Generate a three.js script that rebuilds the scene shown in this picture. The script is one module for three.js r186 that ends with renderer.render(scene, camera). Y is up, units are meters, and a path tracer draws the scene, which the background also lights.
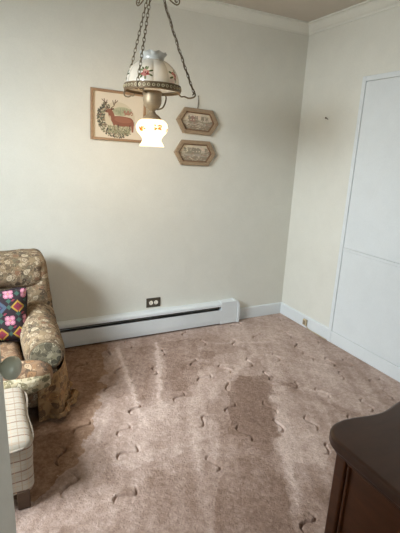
import * as THREE from 'three';
import { RoundedBoxGeometry } from 'three/addons/geometries/RoundedBoxGeometry.js';
import { RectAreaLightUniformsLib } from 'three/addons/lights/RectAreaLightUniformsLib.js';
import { mergeGeometries, mergeVertices } from 'three/addons/utils/BufferGeometryUtils.js';

// ------------------------------------------------------------------ camera, daylight, exposure
// back wall: z = 0, right wall: x = 0, floor: y = 0; the room lies at x < 0, z > 0
const scene = new THREE.Scene();
const rad = THREE.MathUtils.degToRad;
const camera = new THREE.PerspectiveCamera(65.13, 400 / 533, 0.05, 60);
camera.position.set(-2.3488, 1.4062, 2.9053);
camera.rotation.set(rad(-15.292), rad(-27.057), rad(2.693), 'YXZ');
const renderer = new THREE.WebGLRenderer({ antialias: true });
renderer.toneMapping = THREE.LinearToneMapping;
renderer.toneMappingExposure = 1.06;
renderer.shadowMap.enabled = true;
RectAreaLightUniformsLib.init();

scene.background = new THREE.Color().setRGB(0.80, 0.92, 1.0);
scene.backgroundIntensity = 1.5;

const XL = -3.35, ZF = 2.65, H = 2.395, T = 0.14;          // left wall, front wall, ceiling height, wall thickness
const WIN = { z0: 0.80, z1: 1.85, y0: 0.90, y1: 2.15 };    // the room's window, in the left wall
const FILL_WIN = { x0: -2.3, x1: -0.5, y0: 0.7, y1: 2.15 };    // unseen window added behind the camera for fill light
const HZ = 5.2;                                            // far wall of the adjoining room

function skyLight(w, h, at, towards, intensity) {
  const l = new THREE.RectAreaLight(new THREE.Color().setRGB(0.86, 0.95, 1.0), intensity, w, h);
  l.position.set(...at); l.lookAt(...towards); scene.add(l); return l;
}
skyLight(1.4, 1.4, [XL - 0.85, 2.40, 1.60], [-0.4, 0.30, 0.85], 62);
skyLight(1.8, 1.45, [-1.4, 1.45, HZ + 0.18], [-1.4, 1.3, 0], 4.5);  // added fill light, coming in through the unseen window behind the camera

// ------------------------------------------------------------------ helpers
function mulberry(a) { return () => { a |= 0; a = a + 0x6D2B79F5 | 0; let t = Math.imul(a ^ a >>> 15, 1 | a); t = t + Math.imul(t ^ t >>> 7, 61 | t) ^ t; return ((t ^ t >>> 14) >>> 0) / 4294967296; }; }
const rnd = mulberry(20417);
function hash(i, j, s) { let h = Math.imul(i, 374761393) + Math.imul(j, 668265263) + Math.imul(s, 2147483647 ^ 977); h = Math.imul(h ^ h >>> 13, 1274126177); return ((h ^ h >>> 16) >>> 0) / 4294967296; }
function vnoise(x, y, s = 0) {
  const i = Math.floor(x), j = Math.floor(y); let u = x - i, v = y - j; u = u * u * (3 - 2 * u); v = v * v * (3 - 2 * v);
  const a = hash(i, j, s), b = hash(i + 1, j, s), c = hash(i, j + 1, s), d = hash(i + 1, j + 1, s);
  return a + (b - a) * u + (c - a) * v + (a - b - c + d) * u * v;
}
const fbm = (x, y, s) => vnoise(x, y, s) * 0.5 + vnoise(x * 2.03, y * 2.03, s + 1) * 0.27 + vnoise(x * 4.1, y * 4.1, s + 2) * 0.15 + vnoise(x * 8.3, y * 8.3, s + 3) * 0.08;
const smooth = (a, b, x) => { const t = Math.min(1, Math.max(0, (x - a) / (b - a))); return t * t * (3 - 2 * t); };

const used = {};
function numbered(n) { const k = used[n] = (used[n] ?? -1) + 1; return k ? `${n}_${String(k).padStart(3, '0')}` : n; }
function addMesh(name, geo, mat, parent = scene) {
  const m = new THREE.Mesh(geo, mat); m.name = parent === scene ? numbered(name) : name;
  m.castShadow = m.receiveShadow = true; parent.add(m); return m;
}
function struct(name, geo, mat, parent = scene) { const m = addMesh(name, geo, mat, parent); if (parent === scene) m.userData.kind = 'structure'; return m; }
function thing(name, label, category, pos = [0, 0, 0], group) {
  const o = new THREE.Group(); o.name = numbered(name); o.position.set(...pos); o.userData = { label, category }; if (group) o.userData.group = group; scene.add(o); return o;
}
function structGroup(name, label) { const o = new THREE.Group(); o.name = name; o.userData = { kind: 'structure' }; if (label) o.userData.label = label; scene.add(o); return o; }
// box between two corners, uv in metres
function box(x0, x1, y0, y1, z0, z1) { const g = new THREE.BoxGeometry(x1 - x0, y1 - y0, z1 - z0); g.translate((x0 + x1) / 2, (y0 + y1) / 2, (z0 + z1) / 2); return boxUV(g); }
function rbox(x0, x1, y0, y1, z0, z1, r = 0.004, seg = 3) { const g = new RoundedBoxGeometry(x1 - x0, y1 - y0, z1 - z0, seg, r); g.translate((x0 + x1) / 2, (y0 + y1) / 2, (z0 + z1) / 2); return boxUV(g); }
function boxUV(g, k = 1) {   // texture coordinates in metres, by the way each triangle faces
  const n = g.index ? g.toNonIndexed() : g; const p = n.attributes.position, uv = new Float32Array(p.count * 2);
  const a = new THREE.Vector3(), b = new THREE.Vector3(), c = new THREE.Vector3();
  for (let i = 0; i < p.count; i += 3) {
    a.fromBufferAttribute(p, i); b.fromBufferAttribute(p, i + 1); c.fromBufferAttribute(p, i + 2);
    const f = b.clone().sub(a).cross(c.clone().sub(a)), x = Math.abs(f.x), y = Math.abs(f.y), z = Math.abs(f.z);
    [a, b, c].forEach((v, q) => {
      const [s, t] = z >= x && z >= y ? [v.x, v.y] : x >= y ? [v.z, v.y] : [v.x, v.z];
      uv[(i + q) * 2] = s * k; uv[(i + q) * 2 + 1] = t * k;
    });
  }
  n.setAttribute('uv', new THREE.BufferAttribute(uv, 2)); return n;
}
const merge = (l) => mergeGeometries(l.map((g) => g.index ? g.toNonIndexed() : g));
function tube(pts, r, seg = 40, rs = 8, closed = false) { return new THREE.TubeGeometry(new THREE.CatmullRomCurve3(pts.map((q) => new THREE.Vector3(...q)), closed), seg, r, rs, closed); }
function lathe(pts, seg = 40) { return new THREE.LatheGeometry(pts.map(([x, y]) => new THREE.Vector2(x, y)), seg); }
function deform(g, fn) {   // move every vertex, then smooth normals
  const p = g.attributes.position, v = new THREE.Vector3();
  for (let i = 0; i < p.count; i++) { v.fromBufferAttribute(p, i); fn(v); p.setXYZ(i, v.x, v.y, v.z); }
  g.computeVertexNormals(); return g;
}
function softBox(w, h, d, r, seg, puff, seed) {   // upholstered block: rounded box on a grid, bulging and slightly uneven
  let g = new THREE.BoxGeometry(w, h, d, seg, seg, seg); g.deleteAttribute('uv'); g.deleteAttribute('normal'); g = mergeVertices(g, 1e-5);
  const hx = w / 2 - r, hy = h / 2 - r, hz = d / 2 - r;
  deform(g, (v) => {
    const c = new THREE.Vector3(THREE.MathUtils.clamp(v.x, -hx, hx), THREE.MathUtils.clamp(v.y, -hy, hy), THREE.MathUtils.clamp(v.z, -hz, hz));
    const q = v.clone().sub(c); if (q.length() > 1e-6) q.setLength(r); v.copy(c).add(q);
    const a = 1 - (2 * v.x / w) ** 2, b = 1 - (2 * v.y / h) ** 2, e = 1 - (2 * v.z / d) ** 2;
    v.x += puff[0] * Math.sign(v.x) * Math.max(0, b * e) * Math.abs(2 * v.x / w);
    v.y += puff[1] * Math.sign(v.y) * Math.max(0, a * e) * Math.abs(2 * v.y / h);
    v.z += puff[2] * Math.sign(v.z) * Math.max(0, a * b) * Math.abs(2 * v.z / d);
    const n = (fbm(v.x * 9 + seed, v.y * 9 + v.z * 7, seed) - 0.5) * 0.022; v.addScaledVector(q.length() > 1e-6 ? q.normalize() : v.clone().normalize(), n);
  });
  return g;
}
// textures
function dataTex(w, h, fn, srgb = true) {
  const d = new Uint8Array(w * h * 4);
  for (let j = 0; j < h; j++) for (let i = 0; i < w; i++) { const c = fn(i, j), o = (j * w + i) * 4; d[o] = c[0]; d[o + 1] = c[1]; d[o + 2] = c[2]; d[o + 3] = 255; }
  const t = new THREE.DataTexture(d, w, h); t.magFilter = THREE.LinearFilter; t.minFilter = THREE.LinearMipmapLinearFilter; t.generateMipmaps = true; t.wrapS = t.wrapT = THREE.RepeatWrapping;
  if (srgb) t.colorSpace = THREE.SRGBColorSpace; t.needsUpdate = true; return t;
}
function canvasTex(w, h, draw, srgb = true) {
  const c = document.createElement('canvas'); c.width = w; c.height = h; draw(c.getContext('2d'), w, h);
  const t = new THREE.CanvasTexture(c); t.wrapS = t.wrapT = THREE.RepeatWrapping; if (srgb) t.colorSpace = THREE.SRGBColorSpace; return t;
}
const std = (o) => new THREE.MeshStandardMaterial(o);
const phys = (o) => new THREE.MeshPhysicalMaterial(o);

// ------------------------------------------------------------------ materials of the room
function paint(hex, rough, seed) {
  const c = new THREE.Color(hex), r = c.clone().convertLinearToSRGB();
  const m = dataTex(256, 256, (i, j) => { const n = (fbm(i / 24, j / 24, seed) - 0.5) * 7 + (hash(i, j, seed) - 0.5) * 4; return [r.r * 255 + n, r.g * 255 + n, r.b * 255 + n]; });
  const b = dataTex(256, 256, (i, j) => { const n = fbm(i / 5, j / 5, seed + 9) * 255; return [n, n, n]; }, false);
  return std({ map: m, bumpMap: b, bumpScale: 0.0006, roughness: rough });
}
const M = {
  wall: paint('#d7d6cd', 0.75, 3), white: paint('#d6dbdd', 0.45, 5), ceiling: paint('#c4bdb2', 0.9, 7), crown: paint('#dcdcd4', 0.6, 8), doorPaint: paint('#cdccc2', 0.5, 11),
};

// ------------------------------------------------------------------ the room
// carpet: carved pile; the S-shaped grooves are real relief
const curlSpots = [[-0.56, 0.71], [-1.0, 0.72], [-0.78, 0.9], [-1.1, 0.91], [-0.31, 0.61], [-0.67, 1.07], [-0.58, 1.21], [-1.2, 1.12], [-0.98, 1.21], [-0.85, 1.42], [-1.03, 1.37], [-1.4, 1.18], [-0.33, 0.79], [-0.74, 0.39], [-1.19, 0.77], [-0.23, 0.43], [-0.24, 0.92], [-0.31, 1.1], [-0.13, 0.98], [-0.14, 1.22], [-0.2, 1.39], [-1.17, 0.56], [-1.43, 0.91], [-1.78, 0.65], [-2.01, 0.97], [-1.82, 1.08], [-1.85, 1.25], [-0.92, 1.62], [-1.31, 1.92], [-0.5, 0.35], [-0.95, 0.3], [-1.3, 0.35], [-0.42, 1.42], [-0.62, 1.5]];
for (let i = 0; i < 15; i++) for (let j = 0; j < 12; j++) {   // the same motif goes on over the rest of the floor
  const x = -0.12 - i * 0.225 + (rnd() - 0.5) * 0.06, z = 0.12 + j * 0.225 + (i % 2) * 0.11 + (rnd() - 0.5) * 0.06;
  if (z < 1.55 && !curlSpots.some(([a, b]) => Math.hypot(a - x, b - z) < 0.19)) curlSpots.push([x, z]);
}
const GX = 840, GZ = 660, DX = -XL / GX, DZ = ZF / GZ, relief = new Float32Array((GX + 1) * (GZ + 1));
for (const [cx, cz] of curlSpots) {
  const a = -0.95 + (rnd() - 0.5) * 1.1, len = 0.11 + rnd() * 0.045, bend = (0.018 + rnd() * 0.014) * (rnd() < 0.5 ? -1 : 1), ca = Math.cos(a), sa = Math.sin(a), depth = 0.014 + rnd() * 0.008;
  const seen = new Map();
  for (let k = 0; k <= 60; k++) {
    const t = k / 60 * 2 - 1, u = t * len / 2, v = Math.sin(t * Math.PI) * bend * (t > 0 ? 1.25 : 0.8), x = cx + u * ca - v * sa, z = cz + u * sa + v * ca, w = depth * (1 - t ** 4) ;
    for (let i = Math.floor((x - XL - 0.025) / DX); i <= (x - XL + 0.025) / DX; i++) for (let j = Math.floor((z - 0.025) / DZ); j <= (z + 0.025) / DZ; j++) {
      if (i < 0 || j < 0 || i > GX || j > GZ) continue;
      const d = Math.hypot(XL + i * DX - x, j * DZ - z), h = w * Math.exp(-((d / 0.0048) ** 2)); const key = j * (GX + 1) + i;
      if (h > (seen.get(key) ?? 0)) seen.set(key, h);
    }
  }
  for (const [k, h] of seen) relief[k] = Math.max(relief[k], h);
}
const carpetGeo = new THREE.PlaneGeometry(-XL, ZF, GX, GZ).rotateX(-Math.PI / 2).translate(XL / 2, 0, ZF / 2);
{
  const p = carpetGeo.attributes.position, uv = carpetGeo.attributes.uv;
  for (let i = 0; i < p.count; i++) {
    const x = p.getX(i), z = p.getZ(i), gi = Math.round((x - XL) / DX), gj = Math.round(z / DZ);
    p.setY(i, -relief[gj * (GX + 1) + gi] + (fbm(x * 30, z * 30, 41) - 0.5) * 0.004 - 0.001); uv.setXY(i, (x - XL) / -XL, z / ZF);
  }
  carpetGeo.computeVertexNormals();
}
function inPoly(x, y, P) { let c = false; for (let i = 0, j = P.length - 1; i < P.length; j = i++) if ((P[i][1] > y) !== (P[j][1] > y) && x < (P[j][0] - P[i][0]) * (y - P[i][1]) / (P[j][1] - P[i][1]) + P[i][0]) c = !c; return c; }
function segDist(x, y, [a, b], [c, d]) { const t = Math.min(1, Math.max(0, ((x - a) * (c - a) + (y - b) * (d - b)) / ((c - a) ** 2 + (d - b) ** 2))); return Math.hypot(x - a - t * (c - a), y - b - t * (d - b)); }
// pile brushed this way or that, worn and soiled patches, and painted light and shade: outlines read off the floor, in metres
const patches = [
  { p: [[-0.85, 0.05], [0.3, -0.2], [0.3, 1.6], [-0.45, 1.7], [-0.75, 0.95], [-0.7, 0.6]], v: 0.30 },  // brighter daylight by the right wall, painted into the carpet colour
  { p: [[-2.5, 1.62], [-2.0, 1.5], [-1.75, 1.42], [-1.3, 1.5], [-1.2, 1.8], [-0.8, 1.8], [-0.8, 2.65], [-2.6, 2.65]], v: -0.30 },  // shade on the floor near the doorway, painted into the colour
  { p: [[-2.32, 1.39], [-2.17, 1.31], [-2.04, 1.19], [-1.97, 1.02], [-1.87, 0.77], [-1.66, 0.09], [-1.94, -0.1], [-2.6, 0.3], [-2.6, 1.2]], v: -0.38, warmShade: 1 },  // warm brown shade around armchair and ottoman, painted into the colour
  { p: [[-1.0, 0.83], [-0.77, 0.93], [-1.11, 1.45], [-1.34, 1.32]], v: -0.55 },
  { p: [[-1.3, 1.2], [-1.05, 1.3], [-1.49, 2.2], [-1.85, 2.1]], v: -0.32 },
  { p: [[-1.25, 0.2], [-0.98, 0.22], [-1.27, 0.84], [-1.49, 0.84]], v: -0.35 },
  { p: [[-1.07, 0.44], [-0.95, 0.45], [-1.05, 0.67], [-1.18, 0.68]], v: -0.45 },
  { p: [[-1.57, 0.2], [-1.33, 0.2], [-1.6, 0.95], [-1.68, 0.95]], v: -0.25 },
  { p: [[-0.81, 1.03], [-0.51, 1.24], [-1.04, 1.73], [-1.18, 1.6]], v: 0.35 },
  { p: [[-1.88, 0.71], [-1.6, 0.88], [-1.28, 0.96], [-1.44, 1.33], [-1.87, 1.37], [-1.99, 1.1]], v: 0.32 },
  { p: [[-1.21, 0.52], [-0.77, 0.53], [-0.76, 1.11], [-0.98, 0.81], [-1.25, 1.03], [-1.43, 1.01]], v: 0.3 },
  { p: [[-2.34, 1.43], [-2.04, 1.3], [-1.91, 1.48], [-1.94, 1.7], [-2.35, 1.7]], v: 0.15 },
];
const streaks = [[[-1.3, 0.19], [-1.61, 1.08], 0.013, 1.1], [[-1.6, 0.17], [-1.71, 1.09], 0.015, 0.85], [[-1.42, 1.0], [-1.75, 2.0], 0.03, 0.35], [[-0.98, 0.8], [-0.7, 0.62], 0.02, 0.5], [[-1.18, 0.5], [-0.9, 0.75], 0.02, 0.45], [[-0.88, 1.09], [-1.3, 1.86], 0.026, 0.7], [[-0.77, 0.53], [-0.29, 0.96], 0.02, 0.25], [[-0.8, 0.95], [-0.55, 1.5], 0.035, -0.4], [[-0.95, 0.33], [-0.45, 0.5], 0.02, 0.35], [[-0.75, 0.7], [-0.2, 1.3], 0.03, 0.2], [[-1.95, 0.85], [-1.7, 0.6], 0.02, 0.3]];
function napAndShade(x, z) {
  const wx = x + (fbm(x * 14, z * 14, 61) - 0.5) * 0.11, wz = z + (fbm(x * 14 + 40, z * 14, 67) - 0.5) * 0.11; let v = (fbm(x * 5, z * 5, 71) - 0.5) * 0.7 + (fbm(x * 26, z * 26, 75) - 0.5) * 0.55, warmShade = 0;
  const al = x * -0.42 + z * 0.91, ac = x * 0.91 + z * 0.42; v += (fbm(ac * 15, al * 1.6, 85) - 0.5) * 1.0;   // strokes of the vacuum cleaner
  for (const q of patches) if (inPoly(wx, wz, q.p)) { v += q.v; warmShade += q.warmShade ?? 0; }
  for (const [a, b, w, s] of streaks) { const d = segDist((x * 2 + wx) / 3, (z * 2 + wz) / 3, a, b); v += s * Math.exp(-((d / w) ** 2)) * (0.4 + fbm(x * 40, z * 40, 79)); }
  return [v, warmShade];
}
{
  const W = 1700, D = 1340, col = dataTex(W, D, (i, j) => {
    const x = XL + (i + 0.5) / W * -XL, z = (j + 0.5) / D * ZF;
    const [v, warmShade] = napAndShade(x, z), t = THREE.MathUtils.clamp(0.5 + v * 0.75, 0, 1), g = (fbm(x * 75, z * 75, 83) - 0.5) * 44 + (hash(i, j, 5) - 0.5) * 22;
    return [133 + t * 62 + g - warmShade * 2, 108 + t * 65 + g - warmShade * 8, 94 + t * 68 + g - warmShade * 16].map((q) => Math.max(0, Math.min(255, q)));
  });
  const bump = dataTex(1024, 1024, (i, j) => { const n = (fbm(i / 7, j / 7, 91) * 0.65 + hash(i, j, 8) * 0.35) * 255; return [n, n, n]; }, false);
  bump.repeat.set(3.4, 2.7);
  M.carpet = std({ map: col, bumpMap: bump, bumpScale: 0.006, roughness: 1 });
}
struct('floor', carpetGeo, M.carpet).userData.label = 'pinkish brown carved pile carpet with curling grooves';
// solid floor slab under the carpet, also of the adjoining room
struct('floor', merge([box(XL - T, T, -0.16, -0.03, -T, ZF), box(XL - T, T, -0.16, 0, ZF, HZ + T)]), std({ color: '#8d7a66', roughness: 0.8 }));
const wallBack = struct('wall_back', box(XL - T, T, -0.1, H + 0.05, -T, 0), M.wall);
struct('wall_right', box(0, T, -0.1, H + 0.05, 0, HZ), M.wall);
struct('wall_left', merge([box(XL - T, XL, -0.1, H + 0.05, 0, WIN.z0), box(XL - T, XL, -0.1, H + 0.05, WIN.z1, HZ), box(XL - T, XL, -0.1, WIN.y0, WIN.z0, WIN.z1), box(XL - T, XL, WIN.y1, H + 0.05, WIN.z0, WIN.z1)]), M.wall);
const DW = { x0: -2.72, x1: -1.90, y: 2.03 };   // doorway in the front wall; the camera looks in through it
struct('wall_front', merge([box(XL, DW.x0, -0.1, H + 0.05, ZF, ZF + 0.12), box(DW.x1, 0, -0.1, H + 0.05, ZF, ZF + 0.12), box(DW.x0, DW.x1, DW.y, H + 0.05, ZF, ZF + 0.12)]), M.wall);
struct('wall_rear', merge([box(XL - T, FILL_WIN.x0, -0.1, H + 0.05, HZ, HZ + T), box(FILL_WIN.x1, T, -0.1, H + 0.05, HZ, HZ + T), box(FILL_WIN.x0, FILL_WIN.x1, -0.1, FILL_WIN.y0, HZ, HZ + T), box(FILL_WIN.x0, FILL_WIN.x1, FILL_WIN.y1, H + 0.05, HZ, HZ + T)]), M.wall);
struct('ceiling', box(XL - T, T, H, H + 0.12, -T, HZ + T), M.ceiling);

// crown moulding: a cove profile run along each wall
function profileRun(prof, len) { const s = new THREE.Shape(prof.map(([a, b]) => new THREE.Vector2(a, b))); return new THREE.ExtrudeGeometry(s, { depth: len, bevelEnabled: false, curveSegments: 8 }); }
const crownProf = [[0, 0], [0, -0.066], [0.008, -0.066], [0.012, -0.056], [0.026, -0.047], [0.045, -0.03], [0.058, -0.016], [0.066, -0.012], [0.08, -0.01], [0.08, 0]];
function place(g, ry, x, y, z) { g.rotateY(ry); g.translate(x, y, z); return boxUV(g); }
struct('trim_1', place(profileRun(crownProf, -XL), -Math.PI / 2, 0, H, 0), M.crown);            // back wall: profile x -> +z, run -> -x
{ const g = struct('trim_2', place(profileRun(crownProf.map(([a, b]) => [-a, b]).reverse(), ZF), 0, 0, H, 0), M.crown); g.userData.label = 'white crown moulding above the right wall'; }
struct('trim_3', place(profileRun(crownProf, ZF), 0, XL, H, 0), M.crown);
// baseboards
const baseProf = [[0, 0], [0, 0.104], [0.006, 0.104], [0.011, 0.098], [0.013, 0.09], [0.013, 0]];
struct('baseboard_back', place(profileRun(baseProf.map(([a, b]) => [a, b]).reverse(), 0.50), -Math.PI / 2, 0, 0, 0), M.white);
struct('baseboard_right', place(profileRun(baseProf.map(([a, b]) => [-a, b]), 0.636), 0, 0, 0, 0), M.white);
struct('baseboard_left', place(profileRun(baseProf.slice().reverse(), ZF), 0, XL, 0, 0), M.white);

// white boarded doorway in the right wall
{
  const d = structGroup('door_1', 'white boarded doorway with narrow trim and a seam across');
  const z0 = 0.636, z1 = 1.56, top = 1.95;
  const t1 = addMesh('trim', rbox(-0.020, 0, 0.0, top, z0, z0 + 0.033, 0.003), M.white, d);
  addMesh('trim', rbox(-0.020, 0, 0.0, top, z1 - 0.033, z1, 0.003), M.white, d);
  addMesh('trim', rbox(-0.020, 0, top - 0.033, top, z0 + 0.033, z1 - 0.033, 0.003), M.white, d);
  addMesh('panel', rbox(-0.015, 0, 0.7715, top - 0.0345, z0 + 0.0345, z1 - 0.0345, 0.002), M.white, d);
  addMesh('panel', rbox(-0.015, 0, 0.099, 0.7485, z0 + 0.0345, z1 - 0.0345, 0.002), M.white, d);
  addMesh('seam_strip', rbox(-0.018, 0, 0.7495, 0.7705, z0 + 0.0335, z1 - 0.0335, 0.003), M.white, d);
  addMesh('bottom_board', rbox(-0.019, 0, 0.0, 0.098, z0 + 0.033, z1 - 0.033, 0.004), M.white, d);
}
// open door with a knob, its free edge just inside the left of the view
{
  const a = rad(26), F = new THREE.Vector3(-2.353, 0, 1.875), d = structGroup('door_2', 'grey painted open door with a round knob');
  d.position.copy(F); d.rotation.y = Math.PI / 2 - a;      // local -x runs to the hinges, local +z is the face that looks into the room
  addMesh('door_leaf', rbox(-0.76, 0, 0.012, 2.01, -0.035, 0, 0.003), M.doorPaint, d);
  const kb = addMesh('door_handle', lathe([[0, 0], [0.03, 0], [0.031, 0.004], [0.026, 0.008], [0.011, 0.010], [0.010, 0.026], [0.016, 0.031], [0.0245, 0.040], [0.027, 0.051], [0.025, 0.061], [0.018, 0.067], [0.008, 0.0685], [0, 0.0686]], 40).rotateX(Math.PI / 2),
    std({ color: '#aaaa98', metalness: 0.15, roughness: 0.38 }), d);
  kb.position.set(-0.060, 0.910, 0); kb.userData.label = 'dull round metal door knob';
}
// window of the room (left wall) and the added fill window of the adjoining room
function windowUnit(name, w, h, mat) {
  const g = structGroup(name);
  const f = 0.05, bars = [[-w / 2, -w / 2 + f, 0, h], [w / 2 - f, w / 2, 0, h], [-w / 2 + f, w / 2 - f, 0, f], [-w / 2 + f, w / 2 - f, h - f, h], [-w / 2 + f, w / 2 - f, h / 2 - 0.02, h / 2 + 0.02]];
  addMesh('window_frame', merge(bars.map(([a, b, c, e]) => box(a, b, c, e, -0.03, 0.03))), mat, g);
  for (const [a, b] of [[f, h / 2 - 0.02], [h / 2 + 0.02, h - f]]) addMesh('pane', box(-w / 2 + f, w / 2 - f, a, b, -0.002, 0.002), phys({ color: '#ffffff', transmission: 1, thickness: 0, roughness: 0.02, ior: 1.45 }), g);
  addMesh('window_sill', rbox(-w / 2 - 0.05, w / 2 + 0.05, -0.03, 0, 0.0, 0.11, 0.006), mat, g);
  return g;
}
{ const g = windowUnit('window_1', WIN.z1 - WIN.z0, WIN.y1 - WIN.y0, M.white); g.position.set(XL - 0.07, WIN.y0, (WIN.z0 + WIN.z1) / 2); g.rotation.y = Math.PI / 2; }
{ const g = windowUnit('added_window_2', FILL_WIN.x1 - FILL_WIN.x0, FILL_WIN.y1 - FILL_WIN.y0, M.white); g.position.set((FILL_WIN.x0 + FILL_WIN.x1) / 2, FILL_WIN.y0, HZ + 0.07); g.rotation.y = Math.PI; }
{ const g = addMesh('ground', box(-30, 30, -0.6, -0.45, -30, 30), std({ color: '#5d6b45', roughness: 1 })); g.userData = { kind: 'structure', label: 'lawn outside the house' }; }

// ------------------------------------------------------------------ baseboard heater
{
  const x1 = -0.505, x0 = -2.75, t = thing('baseboard_heater', 'long white baseboard heater with a dark slot along the back wall', 'heater');
  const prof = [[0, 0.012], [0.062, 0.012], [0.066, 0.03], [0.070, 0.10], [0.069, 0.135]];
  const slotX1 = -0.675, front = new THREE.Shape(); front.moveTo(0, 0.014); front.lineTo(0.062, 0.014); front.lineTo(0.0665, 0.05); front.lineTo(0.0665, 0.136); front.lineTo(0.0645, 0.136); front.lineTo(0.0645, 0.05); front.lineTo(0.060, 0.018); front.lineTo(0, 0.018); front.closePath();
  const top = new THREE.Shape(); top.moveTo(0, 0.198); top.lineTo(0.048, 0.198); top.quadraticCurveTo(0.064, 0.196, 0.0665, 0.182); top.lineTo(0.0665, 0.166); top.lineTo(0.0645, 0.166); top.lineTo(0.0645, 0.181); top.quadraticCurveTo(0.062, 0.193, 0.048, 0.195); top.lineTo(0, 0.195); top.closePath();
  const run = (s, len, xEnd) => place(new THREE.ExtrudeGeometry(s, { depth: len, bevelEnabled: false, curveSegments: 6 }), -Math.PI / 2, xEnd, 0, 0);
  addMesh('front_panel', run(front, slotX1 - x0, slotX1), M.white, t);
  addMesh('top_cover', run(top, slotX1 - x0, slotX1), M.white, t);
  addMesh('back_plate', box(x0, slotX1, 0.014, 0.196, 0, 0.004), M.white, t);
  addMesh('heating_fins', merge([box(x0 + 0.02, slotX1 - 0.01, 0.05, 0.128, 0.008, 0.055)]), std({ color: '#8d8c89', roughness: 0.5, metalness: 0.8 }), t);
  addMesh('damper', rbox(x0 + 0.02, slotX1 - 0.004, 0.150, 0.153, 0.012, 0.050, 0.001), std({ color: '#8d8c89', roughness: 0.5, metalness: 0.8 }), t);
  // end box: rounded upper corner, a thin raised rim
  const cap = new THREE.Shape(); cap.moveTo(slotX1, 0.010); cap.lineTo(x1, 0.010); cap.lineTo(x1, 0.15); cap.quadraticCurveTo(x1, 0.2, x1 - 0.045, 0.2); cap.lineTo(slotX1, 0.2); cap.closePath();
  addMesh('end_cap', boxUV(new THREE.ExtrudeGeometry(cap, { depth: 0.062, bevelEnabled: true, bevelSize: 0.003, bevelThickness: 0.005, bevelSegments: 2 })), M.white, t);
  const rim = new THREE.Shape(); rim.moveTo(x1 - 0.012, 0.008); rim.lineTo(x1 + 0.006, 0.008); rim.lineTo(x1 + 0.006, 0.155); rim.quadraticCurveTo(x1 + 0.004, 0.206, x1 - 0.045, 0.206); rim.lineTo(x1 - 0.045, 0.198); rim.quadraticCurveTo(x1 - 0.012, 0.19, x1 - 0.012, 0.15); rim.closePath();
  addMesh('end_rim', boxUV(new THREE.ExtrudeGeometry(rim, { depth: 0.071, bevelEnabled: true, bevelSize: 0.002, bevelThickness: 0.002, bevelSegments: 2 })), M.white, t);
  addMesh('end_cap', rbox(x0 - 0.05, x0, 0.010, 0.2, 0, 0.068, 0.005), M.white, t);
}

// ------------------------------------------------------------------ outlet, phone jack with its cord, nail
{
  const t = thing('wall_outlet', 'dark metal outlet plate with two pale sockets above the heater', 'outlet', [-1.262, 0.255, 0]);
  addMesh('plate', rbox(-0.058, 0.058, -0.038, 0.038, 0, 0.006, 0.003), std({ color: '#5c574d', metalness: 0.7, roughness: 0.45 }), t);
  const slotM = std({ color: '#26231f', roughness: 0.7 }), face = std({ color: '#e6e2d6', roughness: 0.4 });
  for (const s of [-1, 1]) {
    const so = addMesh('socket', new THREE.CylinderGeometry(0.0165, 0.0165, 0.008, 28).rotateX(Math.PI / 2).translate(s * 0.0205, 0, 0.005), face, t);
    addMesh('slots', merge([box(s * 0.0205 - 0.008, s * 0.0205 + 0.0, 0.005, 0.007, 0.0088, 0.0094), box(s * 0.0205 - 0.008, s * 0.0205 + 0.0, -0.007, -0.005, 0.0088, 0.0094)]), slotM, so);
  }
  addMesh('screw', new THREE.CylinderGeometry(0.003, 0.003, 0.002, 12).rotateX(Math.PI / 2).translate(0, 0, 0.0065), slotM, t);
}
{
  const bg = std({ color: '#b9a98c', roughness: 0.55 });
  const t = thing('phone_jack', 'small beige phone jack box low on the right baseboard', 'phone jack', [-0.013, 0.050, 0.366]);
  addMesh('housing', rbox(-0.020, 0, -0.026, 0.028, -0.022, 0.022, 0.006), bg, t);
  addMesh('cover', rbox(-0.024, -0.018, -0.016, 0.018, -0.013, 0.013, 0.003), std({ color: '#8b7b63', roughness: 0.6 }), t);
  const c = thing('phone_line', 'thin beige cord running along the baseboard towards the boarded doorway', 'cord');
  addMesh('cable', tube([[-0.026, 0.026, 0.385], [-0.026, 0.012, 0.41], [-0.024, 0.006, 0.45], [-0.022, 0.006, 0.52], [-0.024, 0.006, 0.58], [-0.024, 0.006, 0.63]], 0.0035, 40, 6), bg, c);
  addMesh('plug', rbox(-0.031, -0.021, 0.022, 0.034, 0.374, 0.388, 0.002), bg, c);
}
{
  const t = thing('nail', 'bare nail left in the right wall', 'nail', [0, 1.694, 0.326]);
  const m = std({ color: '#5a4a40', metalness: 0.8, roughness: 0.5 });
  addMesh('shank', new THREE.CylinderGeometry(0.0025, 0.0025, 0.025, 8).rotateZ(Math.PI / 2 - 0.3).translate(-0.012, 0.002, 0), m, t);
  addMesh('head', new THREE.CylinderGeometry(0.007, 0.007, 0.003, 12).rotateZ(Math.PI / 2 - 0.3).translate(-0.024, 0.006, 0), m, t);
}

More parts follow.
